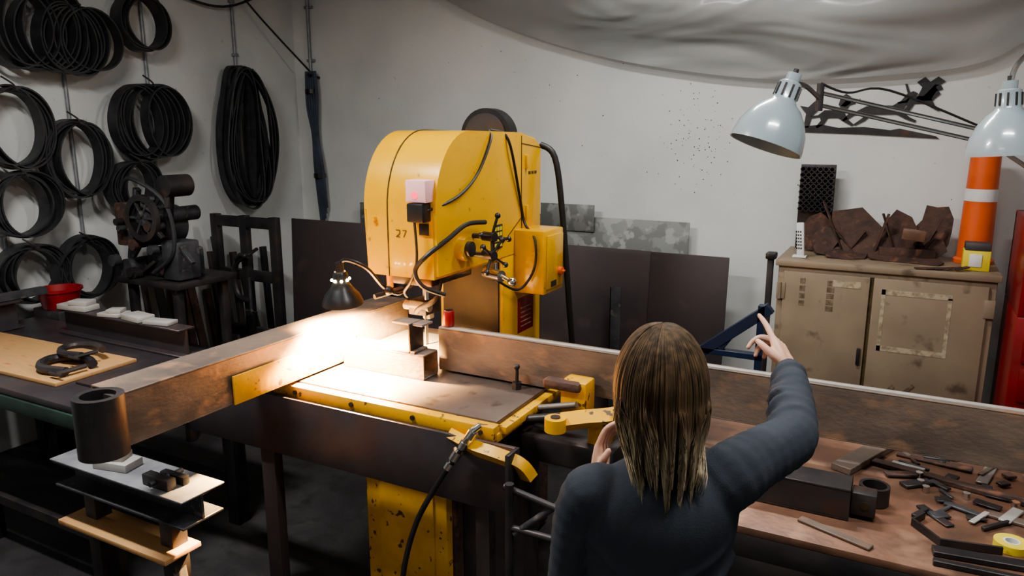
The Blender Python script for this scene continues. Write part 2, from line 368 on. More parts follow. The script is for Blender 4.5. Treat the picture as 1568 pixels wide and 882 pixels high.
# ------------------------------------------------------------ BAND SAW
saw = bpy.data.objects.new('vertical_band_saw', None); COL.objects.link(saw)
x0, x1 = -2.17, -1.785
yf, yb = 2.66, 3.70
def headprof(grow=0):
    pts = [(yf-grow, 1.405-grow)]
    for k in range(0, 13):
        a = math.pi - (math.pi/2)*k/12
        pts.append((2.95+(.29+grow)*math.cos(a), 1.70+(.345+grow)*math.sin(a)))
    pts.append((3.45, 2.035+grow)); pts.append((yb-.06, 2.005+grow)); pts.append((yb-.01+grow, 1.97)); pts.append((yb+grow, 1.93)); pts.append((yb+grow, 1.405-grow))
    return pts
b = B('wheel_housing')
bm = bmesh.new(); prof = headprof()
ra = [bm.verts.new((x0,y,z)) for y, z in prof]; rb = [bm.verts.new((x1,y,z)) for y, z in prof]; n = len(prof)
for k in range(n): bm.faces.new([ra[k], ra[(k+1)%n], rb[(k+1)%n], rb[k]])
bm.faces.new(ra); bm.faces.new(rb[::-1])
rim = [e for e in bm.edges if (abs(e.verts[0].co.x-e.verts[1].co.x) < 1e-6)]
bmesh.ops.bevel(bm, geom=rim, offset=.014, segments=3, affect='EDGES')
b._add(bm, 'yel', True)
sx = -2.04
pp = [(sx, y, z) for y, z in headprof(.0015)[0:15]]
b.sweep(pp, [(-.003,-.002),(.003,-.002),(.003,.002),(-.003,.002)], 'seam', up=(1,0,0))
b.obox((x1+.0005,3.46,1.41),(x1+.0005,3.46,2.02),.006,.003,'seam',up=(1,0,0),bev=0)
b.obox((x1+.0005,3.46,1.98),(x1+.0005,3.69,1.955),.004,.003,'seam',up=(1,0,0),bev=0)
b.obox((x1+.0005,3.10,1.405),(x1+.0005,3.46,1.60),.004,.003,'seam',up=(1,0,0),bev=0)
b.box((x1-.004,3.50,1.58),(x1+.014,3.52,1.66),'yel'); b.box((x1-.004,3.50,1.85),(x1+.014,3.52,1.92),'yel')
b.cyl((x0+.06,yf,1.66),(x0+.06,yf-.02,1.66),.012,'yel',seg=12)
# painted numerals on the wheel door
for p, q in [((-1.995,1.615),(-1.975,1.615)),((-1.975,1.615),(-1.975,1.60)),((-1.975,1.60),(-1.995,1.585)),((-1.995,1.585),(-1.975,1.585)),((-1.960,1.615),(-1.940,1.615)),((-1.940,1.615),(-1.955,1.585))]:
    b.obox((p[0],yf-.001,p[1]),(q[0],yf-.001,q[1]),.004,.003,'seam',up=(0,1,0),bev=0)
for k in range(3): b.box((x1-.002,3.54+k*.035,1.82),(x1+.002,3.565+k*.035,1.835),'seam',.001)
b.done(saw, False, sharp=30)
b = B('top_motor')
b.cyl((-1.93,3.34,2.01),(-1.93,3.42,2.01),.145,'blk',seg=36); b.cyl((-1.93,3.33,2.01),(-1.93,3.34,2.01),.12,'dark',seg=30)
b.done(saw, False)
b = B('column')
b.box((x0,3.26,0),(x1,3.70,1.42),'yel',.015)
b.box((x0+.03,3.245,.95),(x1-.02,3.262,1.40),'undershade',.004)  # added dark panel: shade under the head put into the colour
b.box((x1-.001,3.42,.98),(x1+.003,3.60,1.17),'red',.001)
for k in range(5): b.box((x1+.002,3.45,1.01+k*.025),(x1+.004,3.57,1.016+k*.025),'beige2',0)
b.done(saw, False)
b = B('base_cabinet')
b.box((-1.98,2.36,0),(-1.56,3.3,.90),'yelworn',.012); b.box((-1.561,2.40,0.02),(-1.54,3.3,.86),'rust',.004)
b.box((-1.54,2.45,0),(-1.25,2.60,.88),'brownst',.01); b.box((-1.9,2.35,.1),(-1.62,2.362,.72),'yelworn',.006)
b.done(saw, False)
b = B('blade_guide')
b.box((-1.99,2.84,1.17),(-1.95,2.88,1.42),'bright',.004); b.box((-2.06,2.70,1.36),(-1.84,3.05,1.408),'dark',.01)
b.box((-2.03,2.78,1.20),(-1.93,2.90,1.27),'dark',.006); b.cyl((-1.92,2.80,1.24),(-2.06,2.80,1.24),.022,'bright',seg=16)
b.cyl((-1.88,2.72,1.30),(-1.88,2.72,1.41),.012,'chrome',seg=12); b.cyl((-2.1,2.74,1.33),(-2.1,2.74,1.41),.016,'yel',seg=12)
b.box((-1.972,2.83,1.0),(-1.970,2.855,1.41),'bright',0)
b.tube([(-1.84,2.78,1.40),(-1.85,2.74,1.30),(-1.93,2.73,1.25),(-1.97,2.76,1.22)],.012,'cord')
b.done(saw, False)
b = B('electrical_box')
b.box((x1-.001,3.38,1.215),(-1.61,3.61,1.545),'yel',.008); b.box((-1.612,3.40,1.24),(-1.60,3.59,1.52),'yel',.004)
b.cyl((-1.60,3.54,1.32),(-1.580,3.54,1.32),.022,'orange',seg=20); b.box((-1.58,3.525,1.315),(-1.57,3.555,1.325),'orange',.002)
b.box((-1.60,3.44,1.25),(-1.597,3.50,1.28),'blk',0)
b.done(saw, False)
b = B('control_handles')
def star(c, ax, r, n, ph):
    c = V(c); ax = V(ax).normalized(); x = ax.orthogonal().normalized(); y = ax.cross(x)
    b.cyl(c-ax*.05, c+ax*.02, .022, 'dark', seg=16)
    for k in range(n):
        a = ph+2*math.pi*k/n; d = x*math.cos(a)+y*math.sin(a)
        b.cyl(c, c+d*r+ax*.02, .007, 'dark', seg=8); b.ball(c+d*r+ax*.02, .014, 'blk')
b.cyl((x1,2.86,1.52),(x1+.04,2.86,1.52),.055,'yel',seg=24); b.cyl((x1+.04,2.86,1.52),(x1+.06,2.86,1.52),.035,'dark',seg=20)
star((x1+.10,2.97,1.565),(1,-.2,0),.10,4,.6); star((x1+.12,2.93,1.485),(1,-.3,0),.085,4,.2)
b.cyl((x1,2.97,1.565),(x1+.08,2.97,1.565),.012,'dark',seg=10); b.cyl((x1,2.93,1.485),(x1+.1,2.93,1.485),.012,'dark',seg=10)
b.box((x1-.001,3.16,1.47),(x1+.004,3.25,1.59),'blk',.001)
for i in range(4):
    for j in range(3): b.box((x1+.004,3.168+j*.027,1.48+i*.027),(x1+.005,3.188+j*.027,1.498+i*.027),'yellab',0)
b.cyl((x1-.02,3.12,1.36),(x1+.09,3.08,1.36),.028,'chrome',seg=20); b.cyl((x1+.09,3.08,1.36),(x1+.15,3.06,1.345),.012,'chrome',seg=10)
b.ball((x1+.16,3.055,1.345),.022,'chrome'); b.cyl((x1+.05,3.095,1.33),(x1+.05,3.095,1.42),.008,'chrome',seg=8)
b.done(saw, False)
b = B('indicator_lamp')
b.box((-1.905,yf-.05,1.745),(-1.80,yf+.03,1.84),'pinkl',.006); b.cyl((-1.855,yf-.052,1.775),(-1.855,yf-.05,1.775),.016,'redl',seg=16)
b.box((-1.895,yf-.06,1.66),(-1.81,yf+.01,1.742),'blk',.008)
b.box((-1.87,yf-.004,1.60),(-1.82,yf,1.65),'blk',.001)
b.done(saw, False)
b = B('power_cables')
b.tube([(-1.80,3.15,2.045),(x1+.012,3.12,2.0),(x1+.01,3.0,1.85),(x1+.01,2.83,1.76),(x1-.02,2.66,1.715),(-1.86,2.605,1.70)],.007,'cord',8)
b.tube([(-1.86,3.28,2.05),(x1+.01,3.30,2.0),(x1+.01,3.42,1.72),(x1+.015,3.47,1.57),(-1.66,3.37,1.50),(-1.66,3.36,1.35),(-1.72,3.3,1.25),(x1+.02,3.14,1.33)],.007,'cord',8)
b.tube([(x1+.06,2.98,1.63),(x1+.05,2.83,1.635),(x1+.02,2.72,1.58),(x1-.03,2.64,1.52),(-1.87,2.62,1.45),(-1.84,2.63,1.38),(x1,2.72,1.33)],.011,'cord',8)
b.tube([(-1.86,2.61,1.66),(-1.86,2.62,1.50),(-1.90,2.63,1.40),(-1.96,2.66,1.34),(-1.99,2.72,1.30)],.006,'cord',8)
b.tube([(x1-.02,3.72,1.97),(x1+.06,3.74,1.9),(x1+.10,3.76,1.6),(x1+.13,3.8,1.1),(x1+.14,3.9,.5),(x1+.1,4.0,.02)],.017,'cord',10)
b.done(saw, False)
b = B('saw_table')
b.box((-2.31,2.22,.93),(-1.24,3.25,.965),'yelworn',.006); b.box((-2.24,2.25,.965),(-1.26,3.24,1.0),'table',.003)
b.box((-2.33,2.200,.940),(-1.245,2.25,.995),'yelworn',.006)
for x in (-2.2,-1.9,-1.6,-1.3): b.cyl((x,2.202,.97),(x,2.193,.97),.010,'dark',seg=12)
b.box((-1.26,2.25,.955),(-1.22,3.2,.985),'yelworn',.004)
b.obox((-2.26,2.3,.99),(-2.26,3.1,.99),.05,.02,'yelworn')
b.box((-2.1,2.4,.85),(-1.4,3.2,.93),'dark',.01)
b.sweep(crom([(-1.42,2.20,.93),(-1.30,2.16,.925),(-1.20,2.15,.92),(-1.12,2.16,.90),(-1.09,2.18,.85)],6),[(-.02,-.03),(.02,-.03),(.02,.03),(-.02,.03)],'yelworn')
b.done(saw, False)
b = B('guide_casting')
b.box((-1.13,2.52,.96),(-1.02,2.62,1.10),'yelworn',.012); b.box((-1.20,2.50,1.06),(-1.04,2.56,1.10),'rust',.015)
b.sweep(crom([(-1.05,2.36,1.0),(-.98,2.40,1.01),(-.88,2.46,1.02),(-.78,2.55,1.05),(-.72,2.62,1.08)],6),[(-.028,-.02),(.028,-.02),(.028,.02),(-.028,.02)],'yelworn')
b.cyl((-1.06,2.33,.975),(-1.06,2.33,1.025),.04,'yelworn',seg=20); b.cyl((-1.06,2.33,1.025),(-1.06,2.33,1.03),.018,'dark',seg=16)
b.box((-.98,2.44,.88),(-.90,2.54,1.0),'yelworn',.01); b.cyl((-.86,2.42,1.0),(-.86,2.42,1.06),.014,'chrome',seg=12)
b.cyl((-1.25,2.42,.95),(-1.02,2.45,1.0),.016,'dark',seg=12); b.cyl((-1.22,2.52,.97),(-1.05,2.50,1.02),.012,'bright',seg=12)
b.box((-1.24,2.40,.80),(-.86,2.60,.90),'dark',.01)
b.done(saw, False)

# gooseneck work lamp
b = B('gooseneck_work_lamp')
lp = V((-2.13,2.44,1.345))
ax = V((-.03,.10,-1)).normalized()
b.lathe([(.025,0),(.032,.01),(.036,.05),(.050,.075),(.075,.105),(.088,.135),(.090,.145),(.086,.143),(.070,.105),(.04,.07)], lp-ax*.11, ax, 'blk', 32)
b.cyl(lp-ax*.15, lp-ax*.10, .018, 'blk', seg=16)
for k in range(8):
    a = k*math.pi/4; x = ax.orthogonal().normalized(); y = ax.cross(x); p = lp-ax*.075+(x*math.cos(a)+y*math.sin(a))*.037
    b.ball(p, .006, 'bulb')
b.ball(lp+ax*.005, .028, 'bulb')
b.tube([lp-ax*.14,lp+V((.03,0,.16)),lp+V((.09,.06,.12)),lp+V((.10,.16,.02)),lp+V((.13,.22,-.02)),lp+V((.15,.28,.0)),(-1.95,2.75,1.37)],.009,'blk',8)
b.ball(lp+V((.11,.18,.0)),.022,'blk'); b.cyl(lp+V((.08,.12,-.02)),lp+V((.14,.28,.0)),.012,'dark',seg=10)
b.done()

# ------------------------------------------------------------ beams on table
b = B('rectangular_steel_beam')
chan(b, (-1.77,2.67,1.105), (1.15,2.65,1.105), .055, .19, .006, 'beam')
b.box((-1.77,2.643,1.200),(1.15,2.668,1.203),'block',0)
b.done()
b = B('steel_support_beam')
chan(b, (-2.315,1.46,1.105), (-2.315,3.05,1.105), .17, .19, .008, 'beam')
b.lathe([(.054,0),(.078,0),(.078,.205),(.054,.205),(.054,0)],(-2.27,1.40,1.0),(0,0,1),'dark',40)
b.box((-2.39,1.44,1.02),(-2.235,1.462,1.19),'dark',.003)
b.done()
b = B('yellow_backing_plate'); b.box((-2.226,1.90,1.01),(-2.216,2.62,1.125),'yelworn',.002); b.done()
b = B('clamp_block_plate'); b.box((-2.22,2.70,1.02),(-1.80,3.02,1.045),'bright',.004); b.box((-2.22,2.70,1.0),(-2.17,3.0,1.02),'dark',.002); b.box((-1.85,2.70,1.0),(-1.80,3.0,1.02),'dark',.002); b.done()
b = B('square_steel_tube'); chan(b, (-2.19,2.555,1.056), (-1.755,2.555,1.056), .11, .11, .007, 'beam'); b.done()
b = B('steel_angle_bracket')
b.box((-1.92,2.50,1.112),(-1.80,2.60,1.122),'beam',.002); b.box((-1.83,2.50,1.112),(-1.82,2.60,1.24),'dark',.002); b.box((-1.93,2.52,1.23),(-1.77,2.60,1.24),'bright',.002)
b.done()
b = B('red_drink_can'); b.lathe([(0,0),(.022,0),(.025,.006),(.025,.065),(.021,.072),(0,.071)],(-1.735,2.672,1.2035),(0,0,1),'red',24); b.lathe([(0,.0),(.020,.0),(.020,.002),(0,.002)],(-1.735,2.672,1.2748),(0,0,1),'chrome',24); b.done()
b = B('clamp_bolt'); b.cyl((-1.36,2.60,1.0),(-1.36,2.60,1.09),.008,'dark',seg=10); b.cyl((-1.36,2.60,1.0),(-1.36,2.60,1.03),.02,'dark',seg=6); b.ball((-1.36,2.60,1.095),.013,'dark'); b.done()
b = B('steel_plate_on_edge')
b.box((-2.86,2.165,.69),(-1.14,2.185,.952),'plate',.002); b.box((-1.145,2.10,.69),(-1.13,2.185,.952),'dark',.002)
b.cyl((-2.90,2.175,.76),(-2.90,2.145,.76),.06,'dark',seg=24); b.box((-2.86,2.185,.70),(-1.14,2.205,.715),'dark',0)
b.box((-2.42,2.19,0),(-2.34,2.24,.72),'brownst',.004); b.box((-1.32,2.19,0),(-1.26,2.24,.72),'brownst',.004)
b.done()
b = B('roller_stand_pipes')
b.cyl((-1.125,2.06,.86),(-.9,2.05,.83),.012,'dark',seg=10); b.cyl((-1.10,2.05,.72),(-.9,2.05,.72),.012,'dark',seg=10)
b.cyl((-1.08,2.05,.70),(-.84,2.07,.92),.012,'grey',seg=10); b.cyl((-1.1,2.05,.0),(-1.1,2.05,.88),.016,'dark',seg=10)
b.cyl((-.84,2.07,0),(-.84,2.07,.93),.016,'dark',seg=10)
b.done()
b = B('air_hose')
b.tube([(-1.27,2.15,1.02),(-1.30,2.13,.99),(-1.335,2.12,.93)],.013,'chrome',10)
b.tube([(-1.335,2.12,.93),(-1.38,2.115,.86),(-1.45,2.10,.74),(-1.52,2.09,.60),(-1.565,2.07,.42),(-1.58,2.05,.2),(-1.5,1.95,.03),(-1.3,1.8,.015),(-1.2,1.6,.015)],.011,'blk',10)
for p,q,r in [((-1.29,2.135,1.0),(-1.305,2.13,.975),.019),((-1.345,2.12,.92),(-1.365,2.117,.885),.02),((-1.375,2.116,.87),(-1.39,2.113,.845),.017),((-1.32,2.125,.955),(-1.33,2.122,.935),.018)]:
    b.cyl(p,q,r,'chrome',seg=14)
b.done()

# ------------------------------------------------------------ left bench & stand
b = B('steel_work_bench')
b.box((-4.78,1.76,.868),(-2.95,2.62,.90),'plate',.004); b.box((-4.78,1.75,.80),(-2.94,1.79,.866),'green',.004); b.box((-2.98,1.75,.80),(-2.94,2.62,.866),'green',.004)
for x in (-4.7,-3.98,-3.0):
    for y in (1.83,2.54): b.box((x-.04,y-.04,0),(x+.04,y+.04,.866),'dark',.004)
b.obox((-4.7,1.83,.25),(-3.0,1.83,.25),.03,.05,'dark'); b.obox((-4.7,2.54,.25),(-3.0,2.54,.25),.03,.05,'dark')
b.done()
b = B('plywood_board'); b.box((-4.52,1.86,.901),(-3.36,2.28,.919),'wood',.002,rot=('Z',.03)); b.done()
b = B('steel_plate_offcut'); b.box((-3.32,1.95,.901),(-3.0,2.38,.913),'plate',.002); b.done()
b = B('steel_channel_section'); ibeam(b,(-4.25,2.49,.975),(-3.22,2.49,.975),.10,.148,.01,'plate'); b.done()
b = B('steel_channel_section'); ibeam(b,(-4.62,1.9,.985),(-4.62,2.42,.985),.12,.165,.012,'plate'); b.obox((-4.62,1.8,1.09),(-4.62,2.6,1.09),.07,.04,'grey'); b.done()
for (x,y,z,sx_,sy,sz,r) in [(-4.12,2.49,1.05,.22,.10,.03,.1),(-4.08,2.49,1.081,.12,.08,.025,.3),(-3.80,2.49,1.05,.14,.10,.02,.2),(-3.78,2.49,1.071,.08,.07,.02,.5),(-3.60,2.49,1.05,.16,.10,.03,-.1),(-3.42,2.49,1.05,.16,.08,.02,.2)]:
    b = B('metal_spacer_block'); b.box((x-sx_/2,y-sy/2,z),(x+sx_/2,y+sy/2,z+sz),'block',.003,rot=('Z',r)); b.done()
b = B('c_clamp')
def cclamp(b, o, s, m='dark'):
    o = V(o)
    b.tube([o+V((.10,-.05,0))*s,o+V((-.02,-.07,0))*s,o+V((-.10,-.02,0))*s,o+V((-.10,.05,0))*s,o+V((0,.09,0))*s,o+V((.10,.06,0))*s],.018*s,m,8)
    b.cyl(o+V((.10,-.09,0))*s,o+V((.10,.03,0))*s,.01*s,m,seg=8); b.cyl(o+V((.06,-.09,0))*s,o+V((.14,-.09,0))*s,.006*s,m,seg=8)
cclamp(b,(-3.52,2.02,.945),1.2); cclamp(b,(-3.58,2.14,.975),1.0)
b.done()
b = B('steel_i_beam_stand')
ibeam(b,(-2.94,1.685,.695),(-2.18,1.685,.695),.18,.11,.01,'grey')
b.box((-2.95,1.59,.75),(-2.17,1.78,.757),'pipe',.002); b.box((-2.93,1.58,.48),(-2.28,1.74,.50),'wood',.003)
for x in (-2.82,-2.36):
    b.box((x-.035,1.65,0),(x+.035,1.72,.64),'dark',.004); b.obox((x,1.35,.02),(x,2.05,.02),.05,.04,'dark')
b.obox((-2.36,1.69,.40),(-1.95,1.45,.03),.05,.05,'dark'); b.obox((-2.82,1.685,.15),(-2.36,1.685,.15),.04,.04,'dark')
b.done()
b = B('metal_spacer_block'); b.box((-2.72,1.63,.758),(-2.56,1.72,.79),'block',.003,rot=('Z',.2)); b.box((-2.70,1.64,.79),(-2.60,1.71,.815),'block',.003,rot=('Z',.4)); b.done()
b = B('machinist_vise_jaw'); b.box((-2.42,1.62,.758),(-2.28,1.66,.80),'dark',.004); b.box((-2.40,1.68,.758),(-2.27,1.71,.79),'dark',.004); b.cyl((-2.35,1.60,.78),(-2.35,1.74,.78),.01,'grey',seg=10); b.done()
b = B('floor_steel_offcut'); b.obox((-2.3,2.0,.03),(-1.7,1.75,.03),.06,.05,'rust'); b.done()
b = B('floor_steel_offcut'); b.obox((-2.2,1.1,.03),(-1.75,1.6,.03),.05,.05,'dark'); b.done()
b = B('red_tub'); b.lathe([(0,0),(.10,0),(.125,.11),(.135,.11),(.135,.125),(.12,.125),(.095,.01),(0,.01)],(-4.73,2.75,.94),(0,0,1),'red'); b.box((-4.87,2.65,.0),(-4.6,2.88,.939),'dark',.01); b.done()

# ------------------------------------------------------------ right side: cabinet
b = B('beige_storage_cabinet')
cx0, cx1, cyf, cyb, ct = -.66, .46, 4.66, 5.24, 1.28
b.box((cx0,cyf+.012,.05),(cx1,cyb,ct),'beige',.006)
b.box((cx0-.015,cyf-.012,ct-.03),(cx1+.015,cyb,ct+.006),'beige',.004)
b.box((cx0+.035,cyf-.006,.12),(-.155,cyf+.014,ct-.06),'beige',.004); b.box((-.135,cyf-.006,.12),(cx1-.035,cyf+.014,ct-.06),'beige',.004)
b.box((-.155,cyf+.008,.12),(-.135,cyf+.0125,ct-.06),'seam',0)
b.box((cx0,cyf+.02,0),(cx1,cyb,.06),'seam',.002)
for z in (1.10,.35):
    b.box((cx0+.0,cyf-.012,z-.05),(cx0+.05,cyf,z+.05),'beige',.003); b.cyl((cx0+.02,cyf-.014,z-.05),(cx0+.02,cyf-.014,z+.05),.008,'beige',seg=10)
    b.box((cx1-.05,cyf-.012,z-.05),(cx1,cyf,z+.05),'beige',.003)
b.box((-.19,cyf-.02,.70),(-.17,cyf-.006,.80),'dark',.003)
for lo,hi in [((-.09,1.13),(.26,1.16)),((-.09,.80),(.26,.83)),((-.09,.80),(-.07,1.16)),((.24,.83),(.26,1.14))]:
    b.box((lo[0],cyf-.0075,lo[1]),(hi[0],cyf-.0062,hi[1]),'beige2',0)
for k in range(4): b.box((-.53,cyf-.0075,1.02+k*.045),(-.50,cyf-.0062,1.05+k*.045),'stencil',0)
for k in range(5): b.box((-.38,cyf-.0075,1.00+k*.038),(-.34,cyf-.0062,1.03+k*.038),'stencil',0)
b.box((-.35,cyf-.0078,1.15),(-.20,cyf-.0062,1.19),'beige2',0)
for k in range(3): b.obox((-.15+k*.1,cyf-.008,.50+k*.02),(-.08+k*.1,cyf-.008,.58+k*.02),.02,.002,'stencil',up=(0,1,0),bev=0)
b.done()
b = B('vertical_steel_post'); b.box((-.73,4.68,0),(-.695,4.72,1.32),'dark',.004); b.box((-.74,4.66,1.28),(-.68,4.74,1.32),'blk',.008); b.done()
def rag(w, h, n, sharp):
    pts = []
    for k in range(n):
        a = 2*math.pi*k/n; r = random.uniform(1-sharp,1)
        pts.append((w/2*r*math.cos(a), h/2+h/2*r*math.sin(a)))
    return pts
b = B('rusty_scrap_metal_pile')
for (x,y,w,h,n,sh,ln,rz) in [(-.50,5.05,.24,.30,9,.25,.15,.2),(-.30,5.02,.36,.36,5,.45,.2,-.1),(-.20,4.94,.38,.24,8,.3,.5,.1),(-.04,5.06,.24,.34,7,.3,.1,0),(.02,4.98,.30,.22,7,.4,.4,.3),(.14,5.06,.24,.36,12,.35,.15,-.2),
        (.13,4.94,.22,.20,8,.4,.5,.1),(-.06,4.86,.34,.16,7,.3,1.2,.2),(.06,4.82,.36,.18,8,.4,1.35,-.2),(-.40,4.90,.30,.2,8,.4,.9,.1),(-.28,4.84,.30,.16,7,.4,1.3,.4),(-.46,4.98,.2,.22,6,.3,.3,-.4)]:
    pl = rag(w,h,n,sh); R = Matrix.Translation((x,y,1.288)) @ Matrix.Rotation(rz,4,'Z') @ Matrix.Rotation(-ln,4,'X')
    zmin = min((R @ V((p[0],0,p[1]))).z for p in pl)
    pp = [R @ V((p[0],0,p[1])) - V((0,0,zmin-1.289)) for p in pl]
    b.prism(pp, (R.to_3x3() @ V((0,.008,0))), 'rust')
b.box((-.02,4.86,1.42),(.10,4.92,1.48),'bench',.003,rot=('Y',.1)); b.box((-.14,4.94,1.287),(.16,5.06,1.36),'rust',.004,rot=('Z',.1))
for k in range(9):
    x = random.uniform(-.45,.2); a = random.uniform(-.14,.14); b.obox((x,4.97,1.32),(x+a,5.0,1.32+random.uniform(.12,.30)),.03,.006,'rust')
for k in range(5): b.obox((.06+k*.05,4.68+k*.006,1.292+k*.001),(.20+k*.03,4.71+k*.006,1.295+k*.004),.03,.008,'rust')
b.done()
b = B('egg_crate_metal_lattice')
for i in range(6):
    for j in range(8):
        b.lathe([(.012,0),(.018,0),(.018,.05),(.012,.05)],(-.62+i*.034,5.18,1.55+j*.036),(0,-1,0),'dark',8)
b.box((-.64,5.18,1.287),(-.43,5.20,1.83),'dark',.002)
b.done()
b = B('white_handheld_remote'); b.box((-.60,4.76,1.287),(-.52,4.82,1.30),'labw',.004); b.box((-.585,4.77,1.295),(-.54,4.80,1.50),'labw',.008,rot=('Y',-.08))
for i in range(6):
    for j in range(3): b.box((-.581+j*.012-(i*.0019),4.768,1.34+i*.02),(-.574+j*.012-(i*.0019),4.7695,1.35+i*.02),'blk',0)
b.done()
b = B('orange_traffic_delineator')
b.lathe([(0,0),(.105,0),(.105,.02),(.088,.03),(.082,.42),(.080,.42),(.076,.66),(.05,.69),(0,.69)],(.36,5.08,1.287),(0,0,1),'orange',32)
b.lathe([(.0845,.36),(.0835,.43)],(.36,5.08,1.287),(0,0,1),'labw',32); b.done()
b = B('lantern_battery_box'); b.box((.29,4.76,1.287),(.42,4.86,1.40),'yellab',.004); b.box((.295,4.757,1.40),(.415,4.863,1.44),'grey',.004); b.box((.32,4.755,1.31),(.38,4.761,1.38),'labw',.001); b.done()
b = B('red_tool_cabinet')
b.box((.52,4.30,.0),(1.3,4.9,1.15),'red',.008); b.box((.52,4.30,1.15),(.56,4.9,1.62),'red',.006); b.box((.52,4.86,1.15),(1.3,4.9,1.62),'red',.004)
for k in range(5): b.box((.56,4.285,.12+k*.2),(1.26,4.302,.29+k*.2),'red',.004); b.cyl((.65,4.27,.22+k*.2),(1.1,4.27,.22+k*.2),.008,'chrome',seg=10)
b.box((.6,4.4,1.151),(.9,4.6,1.25),'labw',.01); b.box((.62,4.42,1.251),(.8,4.56,1.30),'grey',.01)
b.done()
b = B('orange_work_jacket')
b.tube([(.66,4.16,1.95),(.68,4.14,1.8),(.66,4.13,1.6),(.70,4.14,1.4)],.09,'orange',12,radii=[.04,.08,.10,.07]); b.tube([(.66,4.12,1.75),(.64,4.08,1.6),(.65,4.06,1.42)],.04,'yel',10,radii=[.05,.05,.04])
b.cyl((.66,4.16,1.95),(.66,4.16,0),.012,'dark',seg=8); b.cyl((.66,4.16,0),(.66,4.16,.02),.10,'dark',seg=20)
b.done()
b = B('blue_steel_bracket')
b.obox((-.90,3.8,.90),(-.56,3.8,1.18),.05,.055,'blue'); b.obox((-.60,3.8,0),(-.60,3.8,1.19),.05,.035,'blue'); b.obox((-.95,3.8,.92),(-.58,3.8,.92),.05,.03,'blue'); b.obox((-.80,3.8,.92),(-.72,3.8,1.04),.04,.02,'blue')
b.box((-.98,3.78,0),(-.94,3.82,.92),'blue',.003)
b.done()
b = B('round_metal_dish'); b.lathe([(0,0),(.06,.0),(.11,.03),(.125,.05),(.12,.05),(.06,.008),(0,.008)],(.66,3.75,1.12),(.0,-.3,1),'chrome',32); b.box((.55,3.6,0),(.9,3.9,1.11),'dark',.01); b.done()

# ------------------------------------------------------------ wall art
b = B('steel_silhouette_artwork')
def art(poly, dx=0, dz=0, s=1): b.prism([(dx+x*s, YB-.012, dz+z*s) for x, z in poly], (0,.006,0), 'dark')
art([(-.70,2.065),(-.55,2.08),(-.45,2.06),(-.3,2.065),(-.15,2.045),(-.1,2.055),(.10,2.01),(.12,1.995),(-.3,2.02),(-.70,2.035)])
stag = [(-.25,.0),(-.16,.05),(-.05,.06),(.08,.055),(.15,.10),(.20,.17),(.25,.19),(.29,.17),(.28,.15),(.23,.13),(.20,.07),(.17,.0),(.24,-.06),(.30,-.09),(.29,-.11),(.21,-.08),(.12,-.03),(.0,-.03),(-.10,-.03),(-.16,-.09),(-.25,-.14),(-.26,-.125),(-.18,-.06),(-.19,-.01),(-.27,-.04),(-.36,-.10),(-.37,-.085),(-.30,.0)]
art(stag,-.20,2.16,.62); art([(.20,.17),(.17,.26),(.19,.26),(.22,.18)],-.20,2.16,.62)
horse = [(-.16,.0),(-.10,.05),(.02,.05),(.08,.12),(.12,.17),(.18,.16),(.20,.12),(.14,.10),(.10,.02),(.14,-.05),(.20,-.10),(.18,-.115),(.10,-.07),(.04,-.03),(-.06,-.03),(-.10,-.10),(-.16,-.14),(-.175,-.12),(-.13,-.06),(-.14,-.02),(-.22,-.03),(-.23,-.01)]
art(horse,.0,2.22,.55); art(horse,-.48,2.14,.6)
art([(-.03,2.22),(.0,2.30),(-.03,2.33),(.01,2.36),(.04,2.33),(.08,2.36),(.12,2.33),(.07,2.30),(.10,2.26),(.06,2.22)])
art([(-.66,2.06),(-.65,2.15),(-.69,2.20),(-.64,2.19),(-.60,2.23),(-.59,2.19),(-.55,2.20),(-.61,2.14),(-.63,2.06)])
art([(-.46,2.20),(-.45,2.25),(-.42,2.27),(-.39,2.25),(-.39,2.21),(-.42,2.19)])
b.done()
b = B('wall_soot_marks')
for k in range(120):
    x = random.gauss(-1.35,.13); z = random.gauss(1.98,.17); r = random.uniform(.001,.0045)
    b.lathe([(0,0),(r,0),(0,.001)],(x,YB-.0012,z),(0,-1,0),'dark',6)
for k in range(40):
    x = random.uniform(-4.4,.4); z = random.uniform(1.5,3.0); r = random.uniform(.0015,.005)
    b.lathe([(0,0),(r,0),(0,.001)],(x,YB-.0012,z),(0,-1,0),'dark',6)
b.done()

# ------------------------------------------------------------ plastic sheeting drape
b = B('plastic_sheeting')
edge = crom([(-3.9,0,3.35),(-3.39,0,3.06),(-2.82,0,2.80),(-2.09,0,2.57),(-1.39,0,2.43),(-.77,0,2.36),(-.2,0,2.37),(.27,0,2.42),(.55,0,2.57),(.9,0,2.75),(1.6,0,2.9),(2.5,0,3.0)],6)
bm = bmesh.new(); rows = []
R = 26
for i, e in enumerate(edge):
    col = []
    for j in range(R+1):
        t = j/R
        z = e.z+(3.56-e.z)*t
        y = YB-.04-.55*t**1.3 - .10*math.sin(math.pi*t) 
        w = noise.noise(V((e.x*.6+z*.6, z*2.0, 3)))*.24 + noise.noise(V((e.x*1.1-z*1.5, z*4.0, 7)))*.09
        y += w*min(1,t*4+.15)*1.0 - .06
        col.append(bm.verts.new((e.x, min(y,YB-.012), z)))
    rows.append(col)
for a, c in zip(rows, rows[1:]):
    for j in range(R): bm.faces.new([a[j],a[j+1],c[j+1],c[j]])
b._add(bm,'film',True); b.done(sharp=0)

